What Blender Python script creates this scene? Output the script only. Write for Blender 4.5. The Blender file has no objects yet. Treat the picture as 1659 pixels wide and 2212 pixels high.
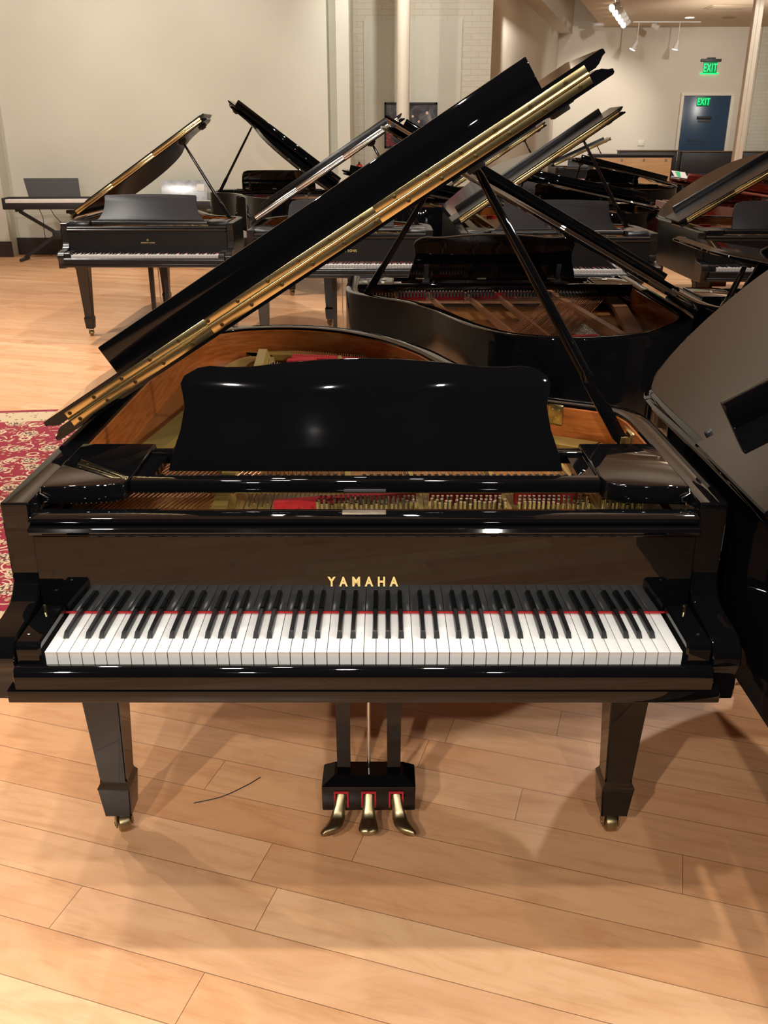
import bpy, bmesh, math, random
from mathutils import Vector, Matrix
random.seed(7)
SC = bpy.context.scene
COL = SC.collection
R = math.radians

# ------------------------------------------------------------------ materials
def lin(h):
    h = h.lstrip('#')
    c = [int(h[i:i+2], 16)/255 for i in (0, 2, 4)]
    return tuple((v/12.92 if v <= .04045 else ((v+.055)/1.055)**2.4) for v in c) + (1,)

class NT:
    def __init__(s, name):
        s.m = bpy.data.materials.new(name); s.m.use_nodes = True
        s.t = s.m.node_tree; s.b = s.t.nodes['Principled BSDF']; s.o = s.t.nodes['Material Output']
    def n(s, typ, **kw):
        x = s.t.nodes.new(typ)
        for k, v in kw.items(): setattr(x, k, v)
        return x
    def l(s, a, b): s.t.links.new(a, b)
    def val(s, sock, v):
        if hasattr(v, 'is_linked') or hasattr(v, 'node'): s.l(v, sock)
        else: sock.default_value = v
    def math(s, op, a, b=0.0, c=0.0, clamp=False):
        x = s.n('ShaderNodeMath', operation=op, use_clamp=clamp)
        s.val(x.inputs[0], a); s.val(x.inputs[1], b); s.val(x.inputs[2], c)
        return x.outputs[0]
    def mix(s, f, a, b, blend='MIX'):
        x = s.n('ShaderNodeMix', data_type='RGBA', blend_type=blend)
        s.val(x.inputs[0], f); s.val(x.inputs[6], a); s.val(x.inputs[7], b)
        return x.outputs[2]
    def ramp(s, f, stops):
        x = s.n('ShaderNodeValToRGB'); s.l(f, x.inputs[0]); e = x.color_ramp.elements
        while len(e) < len(stops): e.new(.5)
        for i, (p, c) in enumerate(stops): e[i].position = p; e[i].color = c
        return x.outputs[0]
    def coord(s, scale=(1, 1, 1), rot=(0, 0, 0), loc=(0, 0, 0)):
        c = s.n('ShaderNodeTexCoord'); m = s.n('ShaderNodeMapping')
        m.inputs['Scale'].default_value = scale; m.inputs['Rotation'].default_value = rot; m.inputs['Location'].default_value = loc
        s.l(c.outputs['Object'], m.inputs[0]); return m.outputs[0]
    def noise(s, vec, scale=5, detail=4, rough=.5, dist=0):
        x = s.n('ShaderNodeTexNoise'); s.l(vec, x.inputs['Vector'])
        x.inputs['Scale'].default_value = scale; x.inputs['Detail'].default_value = detail
        x.inputs['Roughness'].default_value = rough; x.inputs['Distortion'].default_value = dist
        return x.outputs[0]
    def bump(s, h, strength=.2, dist=.01):
        x = s.n('ShaderNodeBump'); x.inputs['Strength'].default_value = strength; x.inputs['Distance'].default_value = dist
        s.l(h, x.inputs['Height']); s.l(x.outputs[0], s.b.inputs['Normal'])

def plain(name, col, rough=.5, metal=0, var=.06, vs=12, spec=None, coat=0, emit=None, es=0):
    t = NT(name); c = lin(col) if isinstance(col, str) else col
    v = t.coord()
    f = t.noise(v, vs, 3)
    d = tuple(x*(1-var*2) for x in c[:3]) + (1,); u = tuple(min(1, x*(1+var*2)) for x in c[:3]) + (1,)
    t.l(t.mix(f, d, u), t.b.inputs['Base Color'])
    t.b.inputs['Roughness'].default_value = rough; t.b.inputs['Metallic'].default_value = metal
    if spec is not None: t.b.inputs['Specular IOR Level'].default_value = spec
    if coat: t.b.inputs['Coat Weight'].default_value = coat; t.b.inputs['Coat Roughness'].default_value = .03
    if emit: t.b.inputs['Emission Color'].default_value = lin(emit); t.b.inputs['Emission Strength'].default_value = es
    return t.m

def wood(name, c1, c2, rough=.3, scale=(1, 14, 14), axis_rot=(0, 0, 0)):
    t = NT(name); v = t.coord(scale, axis_rot)
    f = t.noise(v, 3.2, 6, .62, .6); g = t.noise(v, 14, 3, .5)
    k = t.math('ADD', t.math('MULTIPLY', f, .75), t.math('MULTIPLY', g, .25))
    t.l(t.ramp(k, [(.32, lin(c1)), (.68, lin(c2))]), t.b.inputs['Base Color'])
    t.b.inputs['Roughness'].default_value = rough
    return t.m

M = {}
M['polish'] = plain('black_polyester', (.0025, .0025, .003, 1), .025, 0, .05, spec=.44)
M['satin'] = plain('ebony_satin', (.008, .008, .009, 1), .26, 0, .12, 40, spec=.55)
M['satin_lid'] = plain('ebony_lid', (.007, .007, .008, 1), .11, 0, .1, 40, spec=.75)
M['satin_desk'] = plain('ebony_satin_desk', (.014, .017, .023, 1), .36, 0, .12, 40, spec=.6)
M['mahogany'] = wood('mahogany_polish', '#3a0f0a', '#70261a', .12)
M['underside'] = plain('lid_underside', (.006, .006, .006, 1), .06, 0, .1)
M['inner'] = wood('inner_rim_mahogany', '#7a3d17', '#a8602b', .22, (3, 3, 26))
M['board'] = wood('soundboard_spruce', '#7a4a1e', '#99652f', .3, (16, 1.2, 4))
M['brass'] = plain('brass_hinge', (.70, .56, .28, 1), .22, 1, .08, 6)
M['brass_dull'] = plain('brass_dull', (.34, .27, .15, 1), .36, 1, .15, 25)
M['steel'] = plain('steel', (.72, .70, .66, 1), .22, 1, .08, 50)
M['screw'] = plain('screw_dark', (.10, .07, .03, 1), .35, 1, .1, 60)
M['gold'] = plain('plate_gold', (.42, .30, .085, 1), .33, .55, .06, 9)
M['copperplate'] = plain('plate_copper', (.42, .20, .095, 1), .36, .5, .06, 9)
M['copper'] = plain('copper_winding', (.62, .30, .16, 1), .35, 1, .2, 60)
M['redfelt'] = plain('red_felt', (.42, .012, .015, 1), .9, 0, .15, 90)
M['ivory'] = plain('white_key', (.60, .595, .58, 1), .18, 0, .01)
M['keywhite'] = M['ivory']
M['keyblack'] = plain('black_key', (.008, .008, .008, 1), .27, 0, .1)
M['letter'] = plain('gold_letter', (.92, .72, .30, 1), .35, .3, .02)
M['silver'] = plain('silver_plate', (.42, .34, .25, 1), .35, .8, .1, 60)
M['rubber'] = plain('rubber', (.02, .02, .022, 1), .55)
M['wall'] = plain('cream_wall_paint', (.665, .665, .575, 1), .75, 0, .03, 1.5)
M['wall_warm'] = plain('warm_wall_paint', (.70, .635, .53, 1), .75, 0, .03, 1.5)
M['ceiling'] = plain('ceiling_paint', (.80, .70, .57, 1), .8, 0, .02, 1.5)
M['soffit'] = plain('soffit_paint', (.66, .52, .37, 1), .8, 0, .02, 1.5)
M['rear_shade'] = plain('rear_painted_shade', (.03, .03, .034, 1), .8, 0, .03, 2)  # unseen rear darkened in its colour so gloss parts reflect black
M['trim'] = plain('trim_paint', (.78, .72, .60, 1), .5, 0, .02, 3)
M['base'] = plain('baseboard_dark', (.030, .019, .018, 1), .5, 0, .1, 4)
M['door'] = plain('door_blue', (.028, .065, .125, 1), .25, 0, .06, 3)
M['grey'] = plain('grey_plastic', (.055, .055, .062, 1), .45)
M['dark'] = plain('dark_plastic', (.018, .016, .018, 1), .5)
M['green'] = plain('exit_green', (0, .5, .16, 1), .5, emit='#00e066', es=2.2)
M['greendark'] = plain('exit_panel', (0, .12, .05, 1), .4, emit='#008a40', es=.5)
M['fixture'] = plain('fixture_white', (.8, .78, .74, 1), .4)
M['lamp'] = plain('lamp_glow', (1, .95, .85, 1), .5, emit='#fff2dc', es=14)
M['pale'] = wood('pale_beech', '#c99a6c', '#e2b98c', .4)
M['walnut'] = wood('walnut', '#5d4630', '#7c6246', .35)
M['film'] = plain('plastic_wrap', (.36, .38, .42, 1), .18, 0, .35, 14)
M['paper'] = plain('paper', (.82, .80, .74, 1), .8, 0, .05, 8)
M['vent'] = plain('tan_and_vent_shade', (.34, .26, .17, 1), .8)  # plain tan of small parts; on the vent slots it stands in for shade
M['redpaint'] = plain('red_paint', (.55, .02, .02, 1), .3)
M['greenpaper'] = plain('green_paper', (.04, .52, .20, 1), .7)
M['crate'] = plain('cable_black', (.01, .01, .01, 1), .6)

def floor_mat():
    t = NT('maple_plank_floor')
    c = t.n('ShaderNodeTexCoord'); sp = t.n('ShaderNodeSeparateXYZ'); t.l(c.outputs['Object'], sp.inputs[0])
    x, y = sp.outputs[0], sp.outputs[1]
    a = R(17)
    s_ = t.math('SUBTRACT', t.math('MULTIPLY', x, math.cos(a)), t.math('MULTIPLY', y, math.sin(a)))
    t_ = t.math('ADD', t.math('MULTIPLY', x, math.sin(a)), t.math('MULTIPLY', y, math.cos(a)))
    w, L = .1305, 1.25
    rowf = t.math('DIVIDE', t.math('SUBTRACT', t_, .070), w); row = t.math('FLOOR', rowf)
    wn = t.n('ShaderNodeTexWhiteNoise', noise_dimensions='1D'); t.l(row, wn.inputs['W'])
    colf = t.math('ADD', t.math('DIVIDE', s_, L), t.math('MULTIPLY', wn.outputs[0], 7.3)); colm = t.math('FLOOR', colf)
    cv = t.n('ShaderNodeCombineXYZ'); t.l(row, cv.inputs[0]); t.l(colm, cv.inputs[1])
    w2 = t.n('ShaderNodeTexWhiteNoise', noise_dimensions='3D'); t.l(cv.outputs[0], w2.inputs['Vector'])
    pid = w2.outputs[0]
    # edges
    fr = t.math('FRACT', rowf); fc = t.math('FRACT', colf)
    er = t.math('MULTIPLY', t.math('MINIMUM', fr, t.math('SUBTRACT', 1.0, fr)), w)
    ec = t.math('MULTIPLY', t.math('MINIMUM', fc, t.math('SUBTRACT', 1.0, fc)), L)
    seam = t.math('LESS_THAN', t.math('MINIMUM', er, ec), .0009)
    # grain coordinates
    gv = t.n('ShaderNodeCombineXYZ')
    t.l(t.math('ADD', t.math('MULTIPLY', s_, 1.6), t.math('MULTIPLY', pid, 31.0)), gv.inputs[0])
    t.l(t.math('MULTIPLY', t_, 15.0), gv.inputs[1]); t.l(t.math('MULTIPLY', pid, 9.0), gv.inputs[2])
    g1 = t.noise(gv.outputs[0], 1.5, 7, .62, 1.4)
    gv2 = t.n('ShaderNodeCombineXYZ')
    t.l(t.math('ADD', t.math('MULTIPLY', s_, 3.0), t.math('MULTIPLY', pid, 17.0)), gv2.inputs[0])
    t.l(t.math('MULTIPLY', t_, 7.0), gv2.inputs[1]); t.l(pid, gv2.inputs[2])
    g2 = t.noise(gv2.outputs[0], 1.1, 5, .6, 2.0)
    base = t.ramp(pid, [(0, lin('#dba67a')), (.35, lin('#e0b086')), (.6, lin('#d49d70')), (.8, lin('#e6b98e')), (1, lin('#d0976a'))])
    k = t.ramp(g1, [(.3, (.83, .77, .70, 1)), (.5, (1, 1, 1, 1)), (.75, (1.06, 1.06, 1.05, 1))])
    colr = t.mix(.75, base, k, 'MULTIPLY')
    k2 = t.ramp(g2, [(.35, (.86, .76, .68, 1)), (.55, (1, 1, 1, 1))])
    colr = t.mix(.55, colr, k2, 'MULTIPLY')
    # knots
    kv = t.n('ShaderNodeCombineXYZ'); t.l(t.math('MULTIPLY', s_, .62), kv.inputs[0]); t.l(t.math('MULTIPLY', t_, 2.0), kv.inputs[1])
    vo = t.n('ShaderNodeTexVoronoi'); t.l(kv.outputs[0], vo.inputs['Vector']); vo.inputs['Scale'].default_value = 2.1; vo.inputs['Randomness'].default_value = 1
    halo = t.ramp(vo.outputs['Distance'], [(.02, (.60, .40, .28, 1)), (.17, (1, 1, 1, 1))])
    kn = t.ramp(vo.outputs['Distance'], [(.008, (.16, .08, .04, 1)), (.022, (1, 1, 1, 1))])
    colr = t.mix(.6, colr, halo, 'MULTIPLY'); colr = t.mix(.8, colr, kn, 'MULTIPLY')
    colr = t.mix(t.math('MULTIPLY', seam, .75), colr, lin('#4e2d17'))
    t.l(colr, t.b.inputs['Base Color'])
    rr = t.math('ADD', t.math('MULTIPLY', g2, .14), .24); t.l(rr, t.b.inputs['Roughness'])
    t.bump(t.math('SUBTRACT', t.math('MULTIPLY', g1, .02), t.math('MULTIPLY', seam, .2)), .12, .004)
    return t.m
M['floor'] = floor_mat()

def brick_mat():
    t = NT('painted_brick'); c = t.n('ShaderNodeTexCoord')
    sp = t.n('ShaderNodeSeparateXYZ'); t.l(c.outputs['Object'], sp.inputs[0])
    cb = t.n('ShaderNodeCombineXYZ'); t.l(sp.outputs[0], cb.inputs[0]); t.l(sp.outputs[2], cb.inputs[1])
    b = t.n('ShaderNodeTexBrick'); t.l(cb.outputs[0], b.inputs['Vector'])
    b.inputs['Scale'].default_value = 1; b.inputs['Brick Width'].default_value = .26; b.inputs['Row Height'].default_value = .085
    b.inputs['Mortar Size'].default_value = .006; b.inputs['Mortar Smooth'].default_value = .5
    b.inputs['Color1'].default_value = (.67, .65, .545, 1); b.inputs['Color2'].default_value = (.64, .615, .51, 1); b.inputs['Mortar'].default_value = (.60, .575, .475, 1)
    t.l(b.outputs[0], t.b.inputs['Base Color']); t.b.inputs['Roughness'].default_value = .7
    n = t.noise(cb.outputs[0], 30, 4)
    h = t.math('ADD', t.math('MULTIPLY', t.math('SUBTRACT', 1.0, b.outputs['Fac']), .8), t.math('MULTIPLY', n, .3))
    t.bump(h, .45, .010)
    return t.m
M['brick'] = brick_mat()

def rug_mat():
    t = NT('oriental_rug'); c = t.n('ShaderNodeTexCoord'); sp = t.n('ShaderNodeSeparateXYZ'); t.l(c.outputs['Object'], sp.inputs[0])
    X, Y = sp.outputs[0], sp.outputs[1]
    HW, HH = 1.42, 1.5
    d = t.math('MINIMUM', t.math('SUBTRACT', HW, t.math('ABSOLUTE', X)), t.math('SUBTRACT', HH, t.math('ABSOLUTE', Y)))
    v = c.outputs['Object']
    nz = t.n('ShaderNodeTexNoise'); t.l(v, nz.inputs['Vector']); nz.inputs['Scale'].default_value = 7; nz.inputs['Detail'].default_value = 1
    off = t.n('ShaderNodeVectorMath', operation='MULTIPLY_ADD'); t.l(nz.outputs['Color'], off.inputs[0]); off.inputs[1].default_value = (.035, .035, 0); t.l(v, off.inputs[2])
    def vor(scale, rnd, vec, feat='F1'):
        q = t.n('ShaderNodeTexVoronoi', feature=feat); t.l(vec, q.inputs['Vector']); q.inputs['Scale'].default_value = scale; q.inputs['Randomness'].default_value = rnd
        return q.outputs['Distance']
    def ring(d, r, w): return t.math('LESS_THAN', t.math('ABSOLUTE', t.math('SUBTRACT', d, r)), w)
    o2 = off.outputs[0]
    vine = t.math('MAXIMUM', ring(vor(10.5, .65, o2), .40, .040), ring(vor(6.0, .6, o2), .46, .022))
    gap = t.math('GREATER_THAN', t.noise(v, 11, 2), .47)
    vine = t.math('MULTIPLY', vine, gap)
    pet = vor(75, 1, v)
    fd = t.math('ADD', vor(6.2, .5, v), t.math('MULTIPLY', t.math('SUBTRACT', pet, .4), .22))
    fl = t.math('LESS_THAN', fd, .34); fl2 = t.math('MULTIPLY', t.math('GREATER_THAN', pet, .50), t.math('LESS_THAN', fd, .32)); fl3 = t.math('LESS_THAN', fd, .055)
    sd = vor(24, .9, o2); dots = t.math('LESS_THAN', sd, .26)
    red, cream, dk, tan = lin('#8e1f33'), lin('#cdb594'), lin('#5c3a35'), lin('#a98463')
    f = t.mix(dots, red, tan); f = t.mix(vine, f, cream); f = t.mix(fl, f, cream); f = t.mix(fl2, f, dk); f = t.mix(fl3, f, red)
    # border bands
    bord = t.mix(t.math('LESS_THAN', t.math('ADD', sd, t.math('MULTIPLY', pet, .35)), .40), lin('#c3ad8c'), lin('#7d5650'))
    f = t.mix(t.math('LESS_THAN', d, .26), f, bord)
    f = t.mix(t.math('LESS_THAN', d, .05), f, lin('#84202f'))
    n = t.noise(v, 220, 2)
    f = t.mix(.25, f, t.ramp(n, [(.3, (.6, .6, .6, 1)), (.7, (1.1, 1.1, 1.1, 1))]), 'MULTIPLY')
    t.l(f, t.b.inputs['Base Color']); t.b.inputs['Roughness'].default_value = .95
    t.bump(n, .3, .004)
    return t.m
M['rug'] = rug_mat()

def poster_mat():
    t = NT('concert_photo'); c = t.n('ShaderNodeTexCoord'); sp = t.n('ShaderNodeSeparateXYZ'); t.l(c.outputs['Object'], sp.inputs[0])
    z = sp.outputs[2]
    n = t.noise(c.outputs['Object'], 5, 4, .6, 1.0)
    vo = t.n('ShaderNodeTexVoronoi'); t.l(c.outputs['Object'], vo.inputs['Vector']); vo.inputs['Scale'].default_value = 26
    top = t.ramp(n, [(.4, lin('#2b2a2e')), (.52, lin('#4c4a4d')), (.7, lin('#8b8685'))])
    crowd = t.mix(t.math('LESS_THAN', vo.outputs['Distance'], .3), lin('#8c1320'), lin('#d8606a'))
    f = t.mix(t.math('LESS_THAN', t.math('ADD', z, t.math('MULTIPLY', n, .1)), -.02), top, crowd)
    vl = t.n('ShaderNodeTexVoronoi'); t.l(c.outputs['Object'], vl.inputs['Vector']); vl.inputs['Scale'].default_value = 8
    spot = t.math('MULTIPLY', t.math('LESS_THAN', vl.outputs['Distance'], .2), t.math('GREATER_THAN', z, .02))
    f = t.mix(spot, f, lin('#d8c0b0'))
    t.l(f, t.b.inputs['Base Color']); t.b.inputs['Roughness'].default_value = .3
    return t.m
M['poster'] = poster_mat()

# ------------------------------------------------------------------ mesh helpers
def fin(bm, name, mat, smooth=None):
    bmesh.ops.recalc_face_normals(bm, faces=bm.faces[:])
    me = bpy.data.meshes.new(name); bm.to_mesh(me); bm.free()
    if mat: me.materials.append(mat)
    if smooth:
        for p in me.polygons: p.use_smooth = True
        me.set_sharp_from_angle(angle=R(smooth))
    return me

def obj(name, bm, mat, parent=None, smooth=35):
    me = bm if isinstance(bm, bpy.types.Mesh) else fin(bm, name, mat, smooth)
    o = bpy.data.objects.new(name, me); COL.objects.link(o)
    if parent: o.parent = parent
    return o

def thing(name, label, cat, loc=(0, 0, 0), rz=0, group=None, scale=1):
    o = bpy.data.objects.new(name, None); COL.objects.link(o)
    o.location = loc; o.rotation_euler = (0, 0, R(rz)); o.scale = (scale,)*3
    o.empty_display_size = .1
    return tag(o, label, cat, group)

def tag(o, label, cat, group=None, kind=None):
    o['label'] = label; o['category'] = cat
    if group: o['group'] = group
    if kind: o['kind'] = kind
    return o

def struct(name, bm, mat, parent=None, smooth=None):
    o = obj(name, bm, mat, parent, smooth)
    if not parent: o['kind'] = 'structure'
    return o

def B(): return bmesh.new()

def box(bm, x0, x1, y0, y1, z0, z1, bev=0, seg=2):
    vs = [bm.verts.new((x, y, z)) for x in (x0, x1) for y in (y0, y1) for z in (z0, z1)]
    F = [(0, 1, 3, 2), (4, 6, 7, 5), (0, 4, 5, 1), (2, 3, 7, 6), (0, 2, 6, 4), (1, 5, 7, 3)]
    fs = [bm.faces.new([vs[i] for i in f]) for f in F]
    if bev:
        es = list({e for f in fs for e in f.edges})
        bmesh.ops.bevel(bm, geom=es, offset=bev, segments=seg, profile=.5, affect='EDGES')
    return bm

def hexa(bm, bot, top):
    """bot/top: 4 points each"""
    a = [bm.verts.new(p) for p in bot]; b = [bm.verts.new(p) for p in top]
    bm.faces.new(a); bm.faces.new(b)
    for i in range(4): bm.faces.new((a[i], a[(i+1) % 4], b[(i+1) % 4], b[i]))
    return bm

def rings(bm, rs, caps=True, closed=True):
    V = [[bm.verts.new(p) for p in r] for r in rs]
    n = len(V[0])
    for a, b in zip(V, V[1:]):
        for i in range(n if closed else n-1):
            bm.faces.new((a[i], a[(i+1) % n], b[(i+1) % n], b[i]))
    if caps: bm.faces.new(V[0]); bm.faces.new(V[-1])
    return bm

def cyl(bm, p0, p1, r0, r1=None, n=12, caps=True):
    r1 = r0 if r1 is None else r1
    p0, p1 = Vector(p0), Vector(p1); d = (p1-p0).normalized()
    u = d.orthogonal().normalized(); v = d.cross(u)
    def ring(p, r): return [p+u*(math.cos(2*math.pi*i/n)*r)+v*(math.sin(2*math.pi*i/n)*r) for i in range(n)]
    return rings(bm, [ring(p0, r0), ring(p1, r1)], caps)

def tube(bm, pts, r, n=8):
    pts = [Vector(p) for p in pts]; rs = []
    u = None
    for i, p in enumerate(pts):
        d = (pts[min(i+1, len(pts)-1)]-pts[max(i-1, 0)]).normalized()
        u = d.orthogonal().normalized() if u is None else (u-d*u.dot(d)).normalized()
        v = d.cross(u); rr = r[i] if isinstance(r, (list, tuple)) else r
        rs.append([p+u*(math.cos(2*math.pi*k/n)*rr)+v*(math.sin(2*math.pi*k/n)*rr) for k in range(n)])
    return rings(bm, rs)

def lathe(bm, prof, c=(0, 0, 0), n=24, axis='Z'):
    rs = []
    for r, z in prof:
        ring = []
        for i in range(n):
            a = 2*math.pi*i/n; p = (r*math.cos(a), r*math.sin(a), z)
            if axis == 'X': p = (p[2], p[0], p[1])
            if axis == 'Y': p = (p[0], p[2], p[1])
            ring.append((p[0]+c[0], p[1]+c[1], p[2]+c[2]))
        rs.append(ring)
    return rings(bm, rs)

def area(p): return sum(a[0]*b[1]-b[0]*a[1] for a, b in zip(p, p[1:]+p[:1]))/2
def inset(poly, d):
    """move a closed polygon inwards by d"""
    s = 1 if area(poly) > 0 else -1; n = len(poly); out = []
    for i in range(n):
        a, b, c = Vector(poly[i-1]), Vector(poly[i]), Vector(poly[(i+1) % n])
        e1, e2 = (b-a), (c-b)
        if e1.length < 1e-9 or e2.length < 1e-9: out.append(tuple(b)); continue
        n1 = Vector((-e1.y, e1.x)).normalized()*s; n2 = Vector((-e2.y, e2.x)).normalized()*s
        k = n1+n2
        k = k/max(.35, k.length_squared)*2 if k.length > 1e-6 else n1
        out.append((b.x+k.x*d, b.y+k.y*d))
    return out

def slab(bm, poly, prof):
    return rings(bm, [[(x, y, z) for x, y in inset(poly, i)] for i, z in prof])

def prism_x(bm, prof, x0, x1, bev=.003):
    """prof of (y,z), extruded in x"""
    pi = inset(prof, bev)
    return rings(bm, [[(x0, y, z) for y, z in pi], [(x0+bev, y, z) for y, z in prof], [(x1-bev, y, z) for y, z in prof], [(x1, y, z) for y, z in pi]])

def cr(pts, n=6):
    """Catmull-Rom through open points"""
    P = [Vector(p) for p in pts]; P = [P[0]*2-P[1]]+P+[P[-1]*2-P[-2]]; out = []
    for i in range(1, len(P)-2):
        a, b, c, d = P[i-1:i+3]
        for k in range(n):
            t = k/n
            out.append(tuple(.5*((2*b)+(c-a)*t+(2*a-5*b+4*c-d)*t*t+(3*b-a-3*c+d)*t**3)))
    out.append(tuple(P[-2])); return out

FONTS = {}
def text(name, s, size, mat, parent, loc, rot, extrude=.0004, space=1.0, sx=1.0, bold=.02):
    cu = bpy.data.curves.new(name, 'FONT'); cu.body = s; cu.size = size; cu.extrude = extrude
    cu.align_x = 'CENTER'; cu.space_character = space; cu.offset = size*bold
    o = bpy.data.objects.new(name, cu); COL.objects.link(o); bpy.context.view_layer.update()
    me = bpy.data.meshes.new_from_object(o.evaluated_get(bpy.context.evaluated_depsgraph_get()))
    bpy.data.objects.remove(o); bpy.data.curves.remove(cu)
    me.materials.clear(); me.materials.append(mat)
    q = bpy.data.objects.new(name, me); COL.objects.link(q); q.parent = parent
    q.location = loc; q.rotation_euler = rot; q.scale = (sx, 1, 1)
    return q

# ------------------------------------------------------------------ grand pianos
HW = .724     # outer half width of the case
TH = .056     # rim thickness
LONG = [(-HW, .17), (-HW, .6), (-HW, 1.1), (-HW, 1.46), (-.712, 1.66), (-.66, 1.83), (-.52, 1.955), (-.32, 1.99), (-.13, 1.935), (0, 1.835), (.1, 1.72),
        (.195, 1.56), (.255, 1.41), (.31, 1.27), (.385, 1.11), (.49, .97), (.60, .905), (.68, .855), (.717, .77), (HW, .66), (HW, .4), (HW, .17)]
BABY = [(-HW, .17), (-HW, .5), (-HW, .9), (-HW, 1.14), (-.712, 1.30), (-.655, 1.43), (-.544, 1.58), (-.43, 1.68), (-.25, 1.745), (-.1, 1.75), (.08, 1.685),
        (.20, 1.53), (.28, 1.34), (.35, 1.15), (.45, .98), (.58, .85), (.67, .76), (.712, .68), (HW, .58), (HW, .4), (HW, .17)]
CONCERT = [(-HW, .17), (-HW, .6), (-HW, 1.3), (-HW, 2.0), (-HW, 2.36), (-.69, 2.52), (-.46, 2.79), (-.33, 2.89), (-.18, 2.91), (-.05, 2.80), (.05, 2.50), (.13, 2.1), (.20, 1.72),
           (.29, 1.38), (.40, 1.14), (.52, .99), (.62, .92), (.69, .85), (.717, .77), (HW, .66), (HW, .4), (HW, .17)]
MID = [(-HW, .17), (-HW, .6), (-HW, 1.0), (-HW, 1.36), (-.705, 1.48), (-.60, 1.62), (-.42, 1.765), (-.22, 1.875), (-.06, 1.90), (.09, 1.83), (.21, 1.66), (.29, 1.47),
       (.36, 1.26), (.46, 1.06), (.59, .90), (.675, .82), (.715, .73), (HW, .62), (HW, .4), (HW, .17)]
DESK_WAVE = [(-.42, 0), (-.413, .034), (-.395, .088), (-.386, .138), (-.390, .165), (-.395, .187), (-.386, .204), (-.358, .220), (-.331, .225), (-.296, .222), (-.244, .223),
             (-.168, .232), (-.075, .239), (0, .241)]
DESK_WAVE = DESK_WAVE+[(-x, y) for x, y in reversed(DESK_WAVE[:-1])]
DESK_STEIN = [(-.46, 0), (-.435, .02), (-.41, .06), (-.395, .11), (-.39, .16), (-.392, .20), (-.385, .212), (-.30, .216), (-.15, .221), (0, .223)]
DESK_STEIN = DESK_STEIN+[(-x, y) for x, y in reversed(DESK_STEIN[:-1])]
DESK_ROUND = [(-.42, 0), (-.415, .10), (-.405, .17), (-.385, .20), (-.34, .214), (-.2, .217), (0, .218)]
DESK_ROUND = DESK_ROUND+[(-x, y) for x, y in reversed(DESK_ROUND[:-1])]

CACHE = {}
def cached(key, f):
    if key not in CACHE: CACHE[key] = f()
    return CACHE[key]

def outline(kind): return cached(('out', kind), lambda: cr({'long': LONG, 'baby': BABY, 'concert': CONCERT, 'mid': MID}[kind], 5))

def rim_mesh(kind, mat):
    bm = B(); path = outline(kind)
    closed = path[:]
    def off(d):   # offset keeping the front ends square
        q = inset(closed, d); n = len(q)
        q[0] = (path[0][0]+d, path[0][1]); q[-1] = (path[-1][0]-d, path[-1][1])
        return q
    z0, z1, e = .625, .976, .004
    sec = [(0, z0), (0, z1-e), (e*.3, z1-e*.3), (e, z1), (TH-e, z1), (TH-e*.3, z1-e*.3), (TH, z1-e), (TH, z0)]
    offs = [off(d) for d, z in sec]
    rs = [[(offs[k][i][0], offs[k][i][1], sec[k][1]) for k in range(len(sec))] for i in range(len(path))]
    rings(bm, rs)
    prof = [(.172, .976), (.167, .972), (.165, .94), (.174, .905), (.178, .87), (.175, .84), (.166, .805), (.150, .783), (.125, .770), (.09, .765), (.05, .763), (.022, .758), (.004, .747),
            (-.006, .73), (-.008, .712), (-.002, .698), (.004, .685), (.002, .65), (.004, .628), (.172, .625)]
    prism_x(bm, prof, -HW, -HW+TH); prism_x(bm, prof, HW-TH, HW)
    return fin(bm, 'rim', mat, 40)

def inner_poly(kind, d):
    p = outline(kind); q = inset(p, d)
    q[0] = (p[0][0]+d, p[0][1]); q[-1] = (p[-1][0]-d, p[-1][1])
    return q

def inner_mesh(kind):
    bm = B(); a = inner_poly(kind, TH); b = inner_poly(kind, TH+.003)
    i0 = next(i for i, p in enumerate(a) if p[1] > .45); i1 = len(a)-next(i for i, p in enumerate(reversed(a)) if p[1] > .45)
    rs = [[(a[i][0], a[i][1], .64), (a[i][0], a[i][1], .967), (b[i][0], b[i][1], .964), (b[i][0], b[i][1], .64)] for i in range(i0, i1)]
    rings(bm, rs)
    return fin(bm, 'inner_rim', M['inner'], 40)

def flat_poly(kind, d, ymin):
    p = [q for q in inner_poly(kind, d) if q[1] > ymin]
    return [(p[0][0], ymin)]+p+[(p[-1][0], ymin)]

def right_x(kind, y, d):
    best = None
    p = inner_poly(kind, d)
    for a, b in zip(p, p[1:]):
        if (a[1]-y)*(b[1]-y) <= 0 and a[1] != b[1]:
            x = a[0]+(b[0]-a[0])*(y-a[1])/(b[1]-a[1])
            best = x if best is None else max(best, x)
    return best

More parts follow.
